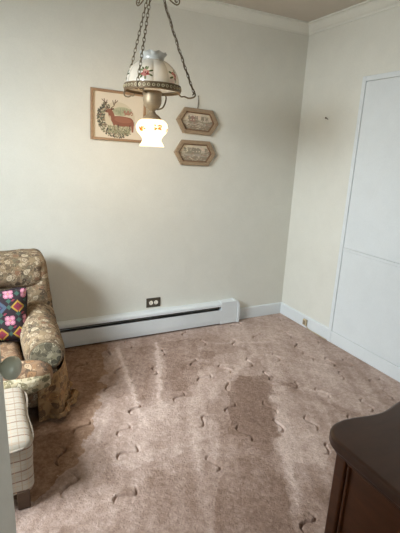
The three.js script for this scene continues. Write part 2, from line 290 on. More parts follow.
// ------------------------------------------------------------------ pictures on the back wall
const woodTex = (c0, c1, seed, stretch = 12) => dataTex(512, 256, (i, j) => { const n = fbm(i / 90, j / 256 * stretch * 2.2, seed) * 0.6 + fbm(i / 20, j / 256 * stretch * 9, seed + 3) * 0.4, g = n + (hash(i, j, seed) - 0.5) * 0.08; return c0.map((q, k) => q + (c1[k] - q) * g); });
const frameWood = std({ map: woodTex([122, 104, 82], [174, 151, 124], 17), roughness: 0.5 });
const frameDark = std({ map: woodTex([96, 72, 52], [140, 110, 84], 23), roughness: 0.5 });
function ringShape(P, hole) { const s = new THREE.Shape(P.map(([a, b]) => new THREE.Vector2(a, b))); s.holes.push(new THREE.Path(hole.map(([a, b]) => new THREE.Vector2(a, b)))); return s; }
function ringGeo(P, hole, d, bev, z = 0) { const g = new THREE.ExtrudeGeometry(ringShape(P, hole), { depth: d, bevelEnabled: true, bevelSize: bev, bevelThickness: bev, bevelSegments: 2, bevelOffset: -bev }); g.translate(0, 0, bev + z); return boxUV(g, 3); }
function flatPicture(P, w, h, z) { const g = new THREE.ExtrudeGeometry(new THREE.Shape(P.map(([a, b]) => new THREE.Vector2(a, b))), { depth: 0.004, bevelEnabled: false }); const n = g.toNonIndexed(), p = n.attributes.position, uv = n.attributes.uv; for (let i = 0; i < p.count; i++) uv.setXY(i, p.getX(i) / w + 0.5, p.getY(i) / h + 0.5); n.translate(0, 0, z); return n; }
{
  const W = 0.375, Hh = 0.318, t = thing('framed_picture', 'wood framed picture of a deer in a leafy wreath', 'picture', [-1.5325, 1.613, 0]);
  t.rotation.z = -0.022;
  const rect = (w, h) => [[-w / 2, -h / 2], [w / 2, -h / 2], [w / 2, h / 2], [-w / 2, h / 2]];
  addMesh('frame', ringGeo(rect(W, Hh), rect(W - 0.034, Hh - 0.034), 0.014, 0.003), std({ map: woodTex([134, 104, 78], [180, 148, 116], 29), roughness: 0.45 }), t);
  const pw = W - 0.03, ph = Hh - 0.03;
  const tex = canvasTex(512, 434, (c, w, h) => {
    c.fillStyle = '#d9cdb9'; c.fillRect(0, 0, w, h); const r = mulberry(77);
    for (let i = 0; i < 9000; i++) { const k = 190 + r() * 40; c.fillStyle = `rgba(${k},${k - 10},${k - 26},0.25)`; c.fillRect(r() * w, r() * h, 2, 2); }
    const cx = w * 0.49, cy = h * 0.55, R = h * 0.40;
    c.fillStyle = '#cbbfa6'; c.beginPath(); c.ellipse(cx, cy, R * 1.0, R * 0.9, 0, 0, 7); c.fill();
    c.fillStyle = '#a9a88c'; c.beginPath(); c.ellipse(cx + 34, cy - 70, 92, 42, -0.1, 0, 7); c.fill();           // far trees and water
    c.fillStyle = '#8f9377'; for (let i = 0; i < 60; i++) c.fillRect(cx - 50 + r() * 180, cy - 104 + r() * 46, 5, 10 + r() * 18);
    c.fillStyle = '#9aa08c'; c.fillRect(cx - 60, cy + 20, 230, 34);
    for (let i = 0; i < 900; i++) {   // wreath of leaves along the left and the bottom
      const a = 1.0 + r() * 3.1, d = R * (0.72 + r() * 0.36), x = cx + Math.cos(a) * d * 1.12, y = cy + Math.sin(a) * d * 0.98, k = r();
      c.fillStyle = k < 0.45 ? '#4c4a40' : k < 0.6 ? '#7c7a60' : k < 0.8 ? '#b9b097' : k < 0.93 ? '#8b6e5a' : '#dcd2bd'; c.save(); c.translate(x, y); c.rotate(r() * 6.3); c.beginPath(); c.ellipse(0, 0, 8 + r() * 6, 3.5 + r() * 2, 0, 0, 7); c.fill(); c.restore();
    }
    c.fillStyle = '#a07260'; for (let i = 0; i < 26; i++) { c.beginPath(); c.ellipse(cx + 60 + r() * 90, cy - 80 + r() * 40, 9, 6, r() * 3, 0, 7); c.fill(); }   // autumn leaves
    c.save(); c.translate(cx, cy); c.scale(1.2, 1.2); c.translate(-cx + 12, -cy + 6);
    c.fillStyle = '#875542';   // deer: body, legs, neck and head turned left
    c.beginPath(); c.moveTo(cx - 62, cy - 18); c.quadraticCurveTo(cx, cy - 34, cx + 92, cy - 20); c.quadraticCurveTo(cx + 128, cy - 8, cx + 124, cy + 44); c.lineTo(cx + 120, cy + 96); c.lineTo(cx + 106, cy + 96); c.lineTo(cx + 100, cy + 48); c.quadraticCurveTo(cx + 20, cy + 66, cx - 36, cy + 44); c.lineTo(cx - 30, cy + 92); c.lineTo(cx - 44, cy + 92); c.lineTo(cx - 56, cy + 34); c.quadraticCurveTo(cx - 84, cy, cx - 90, cy - 44); c.lineTo(cx - 112, cy - 46); c.quadraticCurveTo(cx - 126, cy - 58, cx - 106, cy - 68); c.lineTo(cx - 86, cy - 78); c.lineTo(cx - 62, cy - 66); c.closePath(); c.fill();
    c.fillStyle = '#966350'; c.beginPath(); c.ellipse(cx + 30, cy + 2, 74, 24, 0.05, 0, 7); c.fill();
    c.fillStyle = '#5a3a2c'; c.beginPath(); c.ellipse(cx - 112, cy - 57, 7, 6, 0, 0, 7); c.fill(); c.beginPath(); c.ellipse(cx - 62, cy - 76, 16, 7, -0.3, 0, 7); c.fill();
    c.fillStyle = '#875542'; c.beginPath(); c.ellipse(cx - 68, cy - 28, 24, 46, -0.35, 0, 7); c.fill(); c.fillStyle = '#c4ad92'; c.beginPath(); c.ellipse(cx - 78, cy - 6, 6, 20, -0.25, 0, 7); c.fill(); c.fillStyle = '#5f4036'; for (const lx of [-16, 84]) c.fillRect(cx + lx, cy + 40, 12, 50);
    c.strokeStyle = '#6b5543'; c.lineWidth = 6; c.lineCap = 'round';
    const stroke = (P) => { c.beginPath(); c.moveTo(...P[0]); for (const q of P.slice(1)) c.lineTo(...q); c.stroke(); };
    for (const s of [-1, 1]) { const bx = cx - 82 + s * 7; stroke([[bx, cy - 80], [bx + s * 28, cy - 104], [bx + s * 40, cy - 150]]); stroke([[bx + s * 28, cy - 104], [bx + s * 16, cy - 142]]); stroke([[bx + s * 36, cy - 124], [bx + s * 58, cy - 146]]); }
    c.restore();
    for (let i = 0; i < 420; i++) { c.fillStyle = r() < 0.5 ? '#6d6f52' : '#a3a084'; c.save(); c.translate(cx - 100 + r() * 230, cy + 70 + r() * 74); c.rotate(r() * 6); c.fillRect(-6, -2, 12, 4); c.restore(); }
  });
  addMesh('print', flatPicture(rect(pw, ph), pw, ph, 0.004), std({ map: tex, roughness: 0.6 }), t);
}
function plaque(label, pos, tilt, seed, cord) {
  const t = thing('scenic_plaque', label, 'plaque', pos, 'hexagonal scenic plaques');
  t.rotation.z = tilt;
  const hex = (w, h, k) => [[-w / 2, 0], [-w / 2 + k, -h / 2], [w / 2 - k, -h / 2], [w / 2, 0], [w / 2 - k, h / 2], [-w / 2 + k, h / 2]];
  addMesh('frame', ringGeo(hex(0.342, 0.178, 0.058), hex(0.276, 0.126, 0.042), 0.016, 0.004), frameWood, t);
  addMesh('inner_frame', ringGeo(hex(0.282, 0.131, 0.044), hex(0.256, 0.110, 0.037), 0.011, 0.002), frameDark, t);
  const w = 0.27, h = 0.121;
  const tex = canvasTex(384, 172, (c, W, Hh) => {
    const r = mulberry(seed); c.fillStyle = '#b9ae9b'; c.fillRect(0, 0, W, Hh);
    for (let i = 0; i < 40; i++) { c.fillStyle = `rgba(${205 + r() * 20},${192 + r() * 16},${170 + r() * 18},0.35)`; c.beginPath(); c.ellipse(r() * W, r() * Hh * 0.4, 30 + r() * 40, 5 + r() * 8, 0, 0, 7); c.fill(); }
    c.fillStyle = '#8d8473'; c.beginPath(); c.moveTo(0, 84); for (let x = 0; x <= W; x += 16) c.lineTo(x, 74 + Math.sin(x * 0.03 + seed) * 10 + r() * 9); c.lineTo(W, Hh); c.lineTo(0, Hh); c.fill();
    c.fillStyle = '#a0978a'; c.fillRect(0, 96, W, 30); c.fillStyle = '#8a7f6e'; c.fillRect(0, 122, W, 50);
    for (let i = 0; i < 130; i++) { c.fillStyle = ['#857b6b', '#aca08c', '#8f8372', '#987a68', '#bdb19c'][Math.floor(r() * 5)]; c.beginPath(); c.ellipse(r() * W, 84 + r() * 80, 4 + r() * 16, 2 + r() * 4, 0, 0, 7); c.fill(); }
    c.fillStyle = seed % 2 ? '#94766a' : '#8b8273'; const hx = seed % 2 ? 96 : 190; c.fillRect(hx, 54, 74, 34); c.beginPath(); c.moveTo(hx - 10, 56); c.lineTo(hx + 36, 30); c.lineTo(hx + 86, 56); c.fill(); c.fillStyle = '#d5c9b2'; c.fillRect(hx + 14, 64, 12, 12); c.fillRect(hx + 46, 64, 12, 12);
    for (let k = 0; k < 5; k++) { const x = 40 + r() * 300; c.fillStyle = '#857c6b'; c.fillRect(x, 40, 4, 56); for (let i = 0; i < 26; i++) { c.beginPath(); c.ellipse(x + (r() - 0.5) * 34, 34 + r() * 34, 5, 4, 0, 0, 7); c.fill(); } }
  });
  addMesh('print', flatPicture(hex(w, h, 0.041), w, h, 0.003), std({ map: tex, roughness: 0.45 }), t);
  if (cord) { const nm = std({ color: '#6d6152', roughness: 0.7 }); addMesh('hanging_cord', tube([[-0.006, 0.085, 0.004], [-0.005, 0.13, 0.006], [-0.006, 0.178, 0.006], [-0.003, 0.13, 0.008], [-0.004, 0.085, 0.008]], 0.0016, 40, 6), nm, t); addMesh('hook', new THREE.CylinderGeometry(0.003, 0.003, 0.014, 10).rotateX(Math.PI / 2).translate(-0.006, 0.175, 0.007), nm, t); }
}
plaque('upper hexagonal wooden plaque with a landscape, hung from a cord', [-0.945, 1.620, 0], -0.035, 31, true);
plaque('lower hexagonal wooden plaque with a landscape, nearer the heater', [-0.956, 1.399, 0], -0.012, 44, false);

// ------------------------------------------------------------------ hanging lamp
{
  const L = thing('hanging_lamp', 'brass chain-hung hurricane lamp with floral glass shade and lit lower globe', 'lamp', [-1.537, 0, 0.672]);
  const brass = std({ map: woodTex([134, 116, 92], [176, 154, 124], 37, 30), metalness: 0.35, roughness: 0.45 }), darkBrass = std({ color: '#796b56', metalness: 0.4, roughness: 0.5 });
  // shade: eight swelling lobes, a crimped collar
  const flower = (c, x, y, s, r) => {
    for (let i = 0; i < 9; i++) { c.fillStyle = ['#6d7752', '#87906c', '#58633f'][i % 3]; c.save(); c.translate(x, y); c.rotate(i * 0.7 + r()); c.beginPath(); c.ellipse(s * 1.25, 0, s * 0.55, s * 0.24, 0, 0, 7); c.fill(); c.restore(); }
    for (let i = 0; i < 14; i++) { const a = r() * 6.3, d = r() * s * 0.8; c.fillStyle = ['#b45f5a', '#c98379', '#8d3f40', '#d9a79b'][i % 4]; c.beginPath(); c.ellipse(x + Math.cos(a) * d, y + Math.sin(a) * d, s * 0.42, s * 0.34, a, 0, 7); c.fill(); }
    c.fillStyle = '#7a3034'; c.beginPath(); c.arc(x, y, s * 0.2, 0, 7); c.fill();
  };
  const LOB = 10, shadeTex = canvasTex(2048, 512, (c, w, h) => { c.fillStyle = '#f0e9dc'; c.fillRect(0, 0, w, h); const r = mulberry(5); for (let k = 0; k < LOB; k += 2) { flower(c, (k + 0.5) * w / LOB, h * 0.62, 58, r); } });
  const R = [[0.134, 1.712], [0.134, 1.726], [0.131, 1.750], [0.124, 1.778], [0.111, 1.806], [0.094, 1.828], [0.076, 1.843], [0.062, 1.850]];
  function lobed(P, amp, seg, n, phase = 0) {
    const curve = new THREE.CatmullRomCurve3(P.map(([x, y]) => new THREE.Vector3(x, y, 0))), V = 36, pos = [], uv = [], idx = [];
    for (let j = 0; j <= V; j++) { const q = curve.getPointAt(j / V); for (let i = 0; i <= seg; i++) { const a = i / seg * Math.PI * 2, l = amp(j / V) * (Math.abs(Math.sin((a * n) / 2 + phase)) ** 0.7), rr = q.x + l; pos.push(Math.cos(a) * rr, q.y, Math.sin(a) * rr); uv.push(1 - i / seg, j / V); } }
    for (let j = 0; j < V; j++) for (let i = 0; i < seg; i++) { const a = j * (seg + 1) + i, b = a + 1, c = a + seg + 1, d = c + 1; idx.push(a, c, b, b, c, d); }
    const g = new THREE.BufferGeometry(); g.setAttribute('position', new THREE.Float32BufferAttribute(pos, 3)); g.setAttribute('uv', new THREE.Float32BufferAttribute(uv, 2)); g.setIndex(idx); g.computeVertexNormals(); return g;
  }
  const glass = phys({ map: shadeTex, roughness: 0.22, transmission: 0.45, thickness: 0, clearcoat: 0.6, clearcoatRoughness: 0.1, side: THREE.DoubleSide });
  const sh = addMesh('glass_shade', lobed(R, (t) => 0.009 * Math.sin(Math.PI * Math.min(1, t * 0.9 + 0.1)), 192, LOB), glass, L); sh.rotation.y = 1.26; sh.userData.label = 'cream melon-shaped glass shade painted with roses';
  const ruff = addMesh('crimped_collar', lobed([[0.061, 1.846], [0.058, 1.851], [0.057, 1.859], [0.058, 1.868], [0.062, 1.878], [0.066, 1.886]], (t) => 0.006 * t * t, 192, 9), phys({ color: '#b6b6b1', roughness: 0.4, transmission: 0.1, thickness: 0, side: THREE.DoubleSide, clearcoat: 0.5 }), L);
  deform(ruff.geometry, (v) => { const t = smooth(1.865, 1.886, v.y); v.y += t * 0.004 * Math.sin(Math.atan2(v.z, v.x) * 9 + 1); });
  // pierced band that carries the shade
  addMesh('band', lathe([[0.140, 1.700], [0.146, 1.699], [0.149, 1.703], [0.148, 1.709], [0.150, 1.712], [0.150, 1.722], [0.148, 1.725], [0.149, 1.731], [0.146, 1.734], [0.143, 1.732], [0.143, 1.704], [0.140, 1.703], [0.140, 1.700]], 72), std({ map: woodTex([88, 72, 52], [138, 116, 88], 39, 30), metalness: 0.35, roughness: 0.5 }), L);
  const beads = []; for (let i = 0; i < 40; i++) { const a = i / 40 * Math.PI * 2; beads.push(new THREE.TorusGeometry(0.006, 0.0022, 5, 10).rotateY(Math.PI / 2 - a).translate(Math.cos(a) * 0.1505, 1.717, Math.sin(a) * 0.1505)); }
  addMesh('band_ornament', merge(beads), std({ color: '#b5a888', metalness: 0.4, roughness: 0.4 }), L);
  // spider under the shade, font, gallery cap
  for (let i = 0; i < 3; i++) { const a = i * 2.094 + 0.5; addMesh('spider_arm', tube([[0.03 * Math.cos(a), 1.690, 0.03 * Math.sin(a)], [0.08 * Math.cos(a), 1.697, 0.08 * Math.sin(a)], [0.14 * Math.cos(a), 1.702, 0.14 * Math.sin(a)]], 0.004, 12, 6), darkBrass, L); }
  addMesh('font', lathe([[0, 1.705], [0.046, 1.705], [0.052, 1.700], [0.052, 1.690], [0.047, 1.684], [0.049, 1.660], [0.046, 1.640], [0.037, 1.624], [0.022, 1.614], [0.014, 1.606], [0.013, 1.600], [0, 1.600]], 40), brass, L);
  addMesh('globe_cap', lathe([[0.012, 1.606], [0.017, 1.602], [0.020, 1.594], [0.034, 1.584], [0.048, 1.572], [0.053, 1.563], [0.054, 1.556], [0.050, 1.555], [0, 1.558]], 40), brass, L);
  const hand = addMesh('scroll_handle', tube([[0.045, 1.695, 0.012], [0.068, 1.697, 0.016], [0.076, 1.680, 0.018], [0.072, 1.655, 0.017], [0.058, 1.628, 0.014], [0.036, 1.618, 0.009], [0.024, 1.616, 0.006]], 0.0042, 40, 7), darkBrass, L); hand.rotation.y = 0.25;
  // lower globe: lit from inside
  const globeTex = canvasTex(1024, 512, (c, w, h) => { c.fillStyle = '#fff4e2'; c.fillRect(0, 0, w, h); const r = mulberry(9); for (let k = 0; k < 6; k++) { const x = (k + 0.5) * w / 6, y = h * (0.36 + 0.05 * (k % 2)); for (let i = 0; i < 16; i++) { c.fillStyle = ['#d0601c', '#c04a14', '#e08a34', '#7d8a2c'][i % 4]; c.beginPath(); c.ellipse(x + (r() - 0.5) * 80, y + (r() - 0.5) * 70, 12, 9, r() * 3, 0, 7); c.fill(); } } });
  const globe = addMesh('lit_globe', lobed([[0.060, 1.424], [0.056, 1.436], [0.050, 1.450], [0.050, 1.462], [0.062, 1.480], [0.078, 1.498], [0.085, 1.520], [0.080, 1.542], [0.066, 1.558], [0.050, 1.564]], (t) => t < 0.3 ? 0.008 * (0.3 - t) / 0.3 : 0, 160, 10), std({ map: globeTex, emissive: '#fff0d4', color: '#4a4a4a', emissiveMap: globeTex, emissiveIntensity: 1.9, roughness: 0.3, side: THREE.DoubleSide }), L);
  globe.userData.label = 'glowing floral glass globe';
  const bulb = new THREE.PointLight(new THREE.Color().setRGB(1.0, 0.72, 0.42), 0.6); bulb.position.set(-1.537, 1.50, 0.672); bulb.shadow.radius = 3; bulb.castShadow = true; scene.add(bulb);
  // three arms with hooks, chains, electric cord, crown and ceiling hook
  const A = [19, 139, 259].map((d) => rad(d) - rad(27));        // azimuths about the lamp's axis
  const hubY = 2.165, chainM = std({ color: '#6a5d47', metalness: 0.4, roughness: 0.45 });
  A.forEach((a, i) => {
    const c = Math.cos(a), s = -Math.sin(a), P = (r, y) => [c * r, y, s * r];
    addMesh('arm', tube([P(0.143, 1.702), P(0.158, 1.690), P(0.175, 1.692), P(0.198, 1.686), P(0.222, 1.690), P(0.236, 1.700), P(0.234, 1.714), P(0.224, 1.718)], 0.0042, 40, 7), darkBrass, L);
    const from = new THREE.Vector3(...P(0.228, 1.716)), to = new THREE.Vector3(...P(0.040, hubY)), n = 23, dir = to.clone().sub(from), links = [];
    const step = dir.length() / n, q0 = new THREE.Quaternion().setFromUnitVectors(new THREE.Vector3(0, 1, 0), dir.clone().normalize());
    for (let k = 0; k < n; k++) { const g = new THREE.TorusGeometry(0.0085, 0.0020, 5, 14); g.scale(0.8, 1.6, 1); g.rotateY(k % 2 ? Math.PI / 2 : 0); g.applyQuaternion(q0); const p = from.clone().addScaledVector(dir, (k + 0.5) / n); p.y -= Math.sin((k + 0.5) / n * Math.PI) * (i === 0 ? 0.012 : 0.006); g.translate(p.x, p.y, p.z); links.push(g); }
    addMesh('chain', merge(links), chainM, L);
    if (i === 0) { const pts = []; for (let k = 0; k <= 40; k++) { const t = k / 40, p = from.clone().addScaledVector(dir, t); p.y -= Math.sin(t * Math.PI) * 0.012; pts.push([p.x + 0.005 * Math.cos(t * 34), p.y, p.z + 0.005 * Math.sin(t * 34)]); } pts.unshift(P(0.22, 1.703), P(0.226, 1.708)); addMesh('power_cord', tube(pts, 0.0034, 160, 6), std({ color: '#5b4a38', roughness: 0.7 }), L); }
    const sc = []; for (let k = 0; k <= 26; k++) { const t = k / 26, an = t * 7.2, rr = 0.018 * (1 - t * 0.75); sc.push(P(0.118 + Math.sin(an) * rr, hubY - 0.042 + 0.018 - Math.cos(an) * rr)); }
    sc.unshift(P(0.02, hubY + 0.012), P(0.05, hubY + 0.004), P(0.09, hubY - 0.03)); const scr = addMesh('scroll', tube(sc, 0.0036, 60, 6), darkBrass, L);
  });
  addMesh('crown', lathe([[0, hubY + 0.03], [0.012, hubY + 0.03], [0.022, hubY + 0.018], [0.042, hubY + 0.008], [0.045, hubY], [0.038, hubY - 0.004], [0, hubY - 0.004]], 32), brass, L);
  const up = []; for (let k = 0; k < 8; k++) { const g = new THREE.TorusGeometry(0.0085, 0.0020, 5, 14); g.scale(0.8, 1.6, 1); g.rotateY(k % 2 ? Math.PI / 2 : 0); g.translate(0, hubY + 0.040 + k * 0.0215, 0); up.push(g); }
  addMesh('chain', merge(up), chainM, L);
  addMesh('ceiling_canopy', lathe([[0, H - 0.032], [0.012, H - 0.032], [0.03, H - 0.02], [0.055, H - 0.012], [0.06, H - 0.001], [0.058, H], [0, H]], 36), brass, L);
}

// ------------------------------------------------------------------ paisley armchair
function paisley(seed, base, inks) {
  return canvasTex(1024, 1024, (c, w, h) => {
    const r = mulberry(seed); c.fillStyle = base; c.fillRect(0, 0, w, h);
    const wrap = (x, y, R, f) => { for (const dx of [-w, 0, w]) for (const dy of [-h, 0, h]) if (x + dx > -R && x + dx < w + R && y + dy > -R && y + dy < h + R) { c.save(); c.translate(x + dx, y + dy); f(); c.restore(); } };
    for (let k = 0; k < 300; k++) { const x = r() * w, y = r() * h, a = r() * 6.3, s = 22 + r() * 30, i = inks[Math.floor(r() * inks.length)]; wrap(x, y, 80, () => { c.rotate(a); c.globalAlpha = 0.55; c.fillStyle = i; c.beginPath(); c.ellipse(0, 0, s, s * 0.55, 0, 0, 7); c.fill(); }); }
    c.globalAlpha = 1;
    for (let k = 0; k < 120; k++) {   // drops, curls and small leaves
      const x = r() * w, y = r() * h, a = r() * 6.3, s = 26 + r() * 34, f = inks[Math.floor(r() * inks.length)], o = inks[Math.floor(r() * 3)];
      wrap(x, y, 110, () => {
        c.rotate(a); c.lineWidth = 4.5; c.strokeStyle = o; c.fillStyle = f; c.beginPath(); c.moveTo(0, s); c.bezierCurveTo(-s, s * 0.6, -s * 0.9, -s * 0.5, 0, -s * 0.5); c.bezierCurveTo(s * 0.9, -s * 0.5, s * 0.7, s * 0.4, s * 0.9, s * 1.1); c.bezierCurveTo(s * 0.6, s * 1.2, s * 0.2, s * 1.2, 0, s); c.fill(); c.stroke();
        c.beginPath(); for (let q = 0; q < 26; q++) { const t = q / 25, an = t * 8, rr = s * 0.42 * (1 - t); c.lineTo(Math.cos(an) * rr, Math.sin(an) * rr + s * 0.12); } c.stroke();
      });
    }
    for (let k = 0; k < 700; k++) { const x = r() * w, y = r() * h, a = r() * 6.3, i = inks[Math.floor(r() * inks.length)]; wrap(x, y, 20, () => { c.rotate(a); c.fillStyle = i; c.beginPath(); c.ellipse(0, 0, 9 + r() * 5, 3.5, 0, 0, 7); c.fill(); }); }
  });
}
function weaveBump(k) { return dataTex(128, 128, (i, j) => { const v = 128 + 60 * Math.sin(i / 128 * Math.PI * 2 * k) * Math.sin(j / 128 * Math.PI * 2 * k) + (hash(i, j, 3) - 0.5) * 80; return [v, v, v]; }, false); }
const weave = weaveBump(16);
function fabric(tex, rep) { const t = tex; t.repeat.set(rep, rep); const b = weave.clone(); b.repeat.set(12, 12); b.needsUpdate = true; return std({ map: t, bumpMap: b, bumpScale: 0.0012, roughness: 0.95 }); }
const paisleyFab = fabric(paisley(101, '#836f55', ['#544536', '#675644', '#463b30', '#937f66', '#a6937a', '#836249', '#6d624d', '#b3a288']), 2.5);
const goldFab = fabric(paisley(202, '#9c7b53', ['#75583a', '#866544', '#654d36', '#ae8d62', '#bda07a', '#9b7349', '#8a7054']), 1.9);
{
  const cx = -2.44, C = thing('armchair', 'low brown paisley armchair with rolled arms against the back wall', 'armchair', [cx, 0, 0]);
  const place3 = (g, x, y, z, rx = 0, ry = 0, rz = 0) => { const m = new THREE.Matrix4().makeRotationFromEuler(new THREE.Euler(rx, ry, rz)); m.setPosition(x, y, z); g.applyMatrix4(m); const n = boxUV(g); return n; };
  const soft = (w, h, d, r, seg, puff, seed) => softBox(w, h, d, r, seg, puff, seed);
  const smoothUV = (g) => boxUV(g);
  addMesh('base', place3(soft(0.70, 0.20, 0.66, 0.03, 26, [0, 0, 0.006], 3), 0, 0.17, 0.50), paisleyFab, C);
  const seat = soft(0.36, 0.115, 0.62, 0.045, 34, [0.0, 0.016, 0.012], 5);
  deform(seat, (v) => { v.x *= 1 + 0.70 * smooth(0.205, 0.245, v.z); });   // ears in front of the arms
  addMesh('seat_cushion', place3(seat, 0, 0.285, 0.595), fabric(paisley(303, '#8c6f55', ['#6b5340', '#7c604a', '#5b4a3a', '#a18468', '#b09678', '#94704f']), 1.9), C);
  const band = soft(0.60, 0.085, 0.045, 0.02, 30, [0, 0.004, 0.012], 6); deform(band, (v) => { v.y -= 0.012 * smooth(0.1, 0.0, Math.abs(v.x)); v.z -= 0.03 * smooth(0.2, 0.3, Math.abs(v.x)); });
  addMesh('front_border', place3(band, 0, 0.262, 0.914), fabric(paisley(505, '#b0a285', ['#5c5540', '#6e664c', '#8a7d60', '#c6baa0', '#cfc4aa', '#a08f6c', '#bcae90']), 2.2), C);
  // backrest: lower part and the thick roll along its top
  const back = soft(0.78, 0.60, 0.24, 0.05, 34, [0.004, 0.008, 0.02], 9);
  deform(back, (v) => { v.x *= 1 - 0.07 * smooth(-0.1, 0.31, v.y); v.z += v.y * -0.10; const w = smooth(0.22, 0.36, Math.abs(v.x)); if (v.z > 0) v.z += w * 0.035; });
  addMesh('backrest', place3(back, 0, 0.465, 0.235), paisleyFab, C);
  const roll = soft(0.70, 0.17, 0.13, 0.055, 30, [0, 0.008, 0.014], 13);
  addMesh('head_roll', place3(roll, 0, 0.675, 0.315, -0.12), paisleyFab, C);
  for (const s of [-1, 1]) {
    // rolled arm: scroll profile swept from the back to the front, softened
    const ax = s * 0.288, ay = 0.350, prof = [];
    for (let k = 0; k <= 30; k++) { const a = rad(-62 + k / 30 * 262); prof.push([Math.cos(a) * 0.104 * s, Math.sin(a) * 0.104]); }
    prof.push([-0.088 * s, -0.25], [0.050 * s, -0.25]);
    const rings = 26, pos = [], idx = [], n = prof.length;
    for (let j = 0; j <= rings; j++) {
      const t = j / rings, z = 0.20 + t * 0.605, e = t > 0.93 ? 1 - 0.14 * ((t - 0.93) / 0.07) ** 2 : 1, lift = 0.07 * (1 - t);
      for (const [px, py] of prof) { const w = (fbm(px * 14 + 7 * s, z * 11 + py * 8, 23) - 0.5) * 0.018; const L = Math.hypot(px, py) || 1; pos.push(ax + px * (e + w / L), ay + lift + py * (py > -0.12 ? e + w / L : 1), z); }
    }
    for (let j = 0; j < rings; j++) for (let i = 0; i < n; i++) { const a = j * n + i, b = j * n + (i + 1) % n, c = a + n, d = b + n; s > 0 ? idx.push(a, b, c, b, d, c) : idx.push(a, c, b, b, c, d); }
    const cap0 = pos.length / 3; pos.push(ax, ay, 0.803); for (let i = 0; i < n; i++) { const a = rings * n + i, b = rings * n + (i + 1) % n; s > 0 ? idx.push(cap0, a, b) : idx.push(cap0, b, a); }
    const g = new THREE.BufferGeometry(); g.setAttribute('position', new THREE.Float32BufferAttribute(pos, 3)); g.setIndex(idx); g.computeVertexNormals();
    const arm = addMesh('arm', boxUV(g), paisleyFab, C);
    const disc = new THREE.Shape(); disc.absarc(0, 0, 0.072, 0, Math.PI * 2); 
    const dm = addMesh('arm_front', boxUV(new THREE.ExtrudeGeometry(disc, { depth: 0.008, bevelEnabled: true, bevelSize: 0.006, bevelThickness: 0.006, bevelSegments: 3, curveSegments: 28 }).translate(ax, ay, 0.800)), fabric(paisley(404, '#857c66', ['#57503f', '#686150', '#474234', '#a59c83', '#bdb297', '#857d63']), 2.2), arm);
    addMesh('piping', new THREE.TorusGeometry(0.080, 0.006, 8, 48).translate(ax, ay, 0.806), paisleyFab, arm);
  }
  const wood = std({ color: '#3b2a1d', roughness: 0.5 });
  for (const [x, z] of [[-0.3, 0.22], [0.3, 0.22], [-0.3, 0.78], [0.3, 0.78]]) addMesh('foot', lathe([[0, 0], [0.018, 0], [0.026, 0.03], [0.03, 0.085], [0, 0.085]], 20).translate(x, 0, z), wood, C);
  // loose cover hanging over the right front corner in folds and lying in a heap on the carpet
  const path = new THREE.CatmullRomCurve3([[0.235, 0, 0.838], [0.28, 0, 0.842], [0.33, 0, 0.832], [0.368, 0, 0.785], [0.382, 0, 0.70], [0.388, 0, 0.58], [0.390, 0, 0.45], [0.390, 0, 0.34]].map((q) => new THREE.Vector3(...q)));
  const U = 150, V = 60, pos = [], idx = [];
  for (let j = 0; j <= V; j++) for (let i = 0; i <= U; i++) {
    const u = i / U, t = j / V, p = path.getPointAt(u), tg = path.getTangentAt(u), n = new THREE.Vector3(-tg.z, 0, tg.x).multiplyScalar(-1); if (n.dot(new THREE.Vector3(p.x, 0, p.z - 0.5)) < 0) n.multiplyScalar(-1);
    const corner = Math.exp(-(((u - 0.36) / 0.26) ** 2)), top = 0.265 + 0.09 * smooth(0.12, 0.45, u);
    const fold = Math.sin(u * 34 + Math.sin(u * 9) * 1.6 + t * 1.2) * 0.020 * t + Math.sin(u * 71 + 2 + t * 2) * 0.008 * t;
    let y = top * (1 - smooth(0, 0.8, t) * 0.0 - Math.min(1, t / 0.82)), out = 0.012 + fold + corner * 0.018 * t * t;
    if (t > 0.82) { const k = (t - 0.82) / 0.18; out += k * 0.022 * (0.5 + corner); y = 0.012 + Math.sin(k * Math.PI) * (0.028 * corner + 0.008) + Math.max(0, fold) * 0.6; }
    y = Math.max(y, 0.010); y += (fbm(u * 20, t * 9, 51) - 0.5) * 0.012 * t;
    pos.push(p.x + n.x * out, Math.max(0.006, y), p.z + n.z * out);
  }
  for (let j = 0; j < V; j++) for (let i = 0; i < U; i++) { const a = j * (U + 1) + i, b = a + 1, c = a + U + 1, d = c + 1; idx.push(a, c, b, b, c, d); }
  const g = new THREE.BufferGeometry(); g.setAttribute('position', new THREE.Float32BufferAttribute(pos, 3)); g.setIndex(idx); g.computeVertexNormals();
  const gf = goldFab.clone(); gf.side = THREE.DoubleSide;
  addMesh('draped_cover', boxUV(g), gf, C).userData.label = 'loose golden brown cover hanging in folds to the carpet';
}
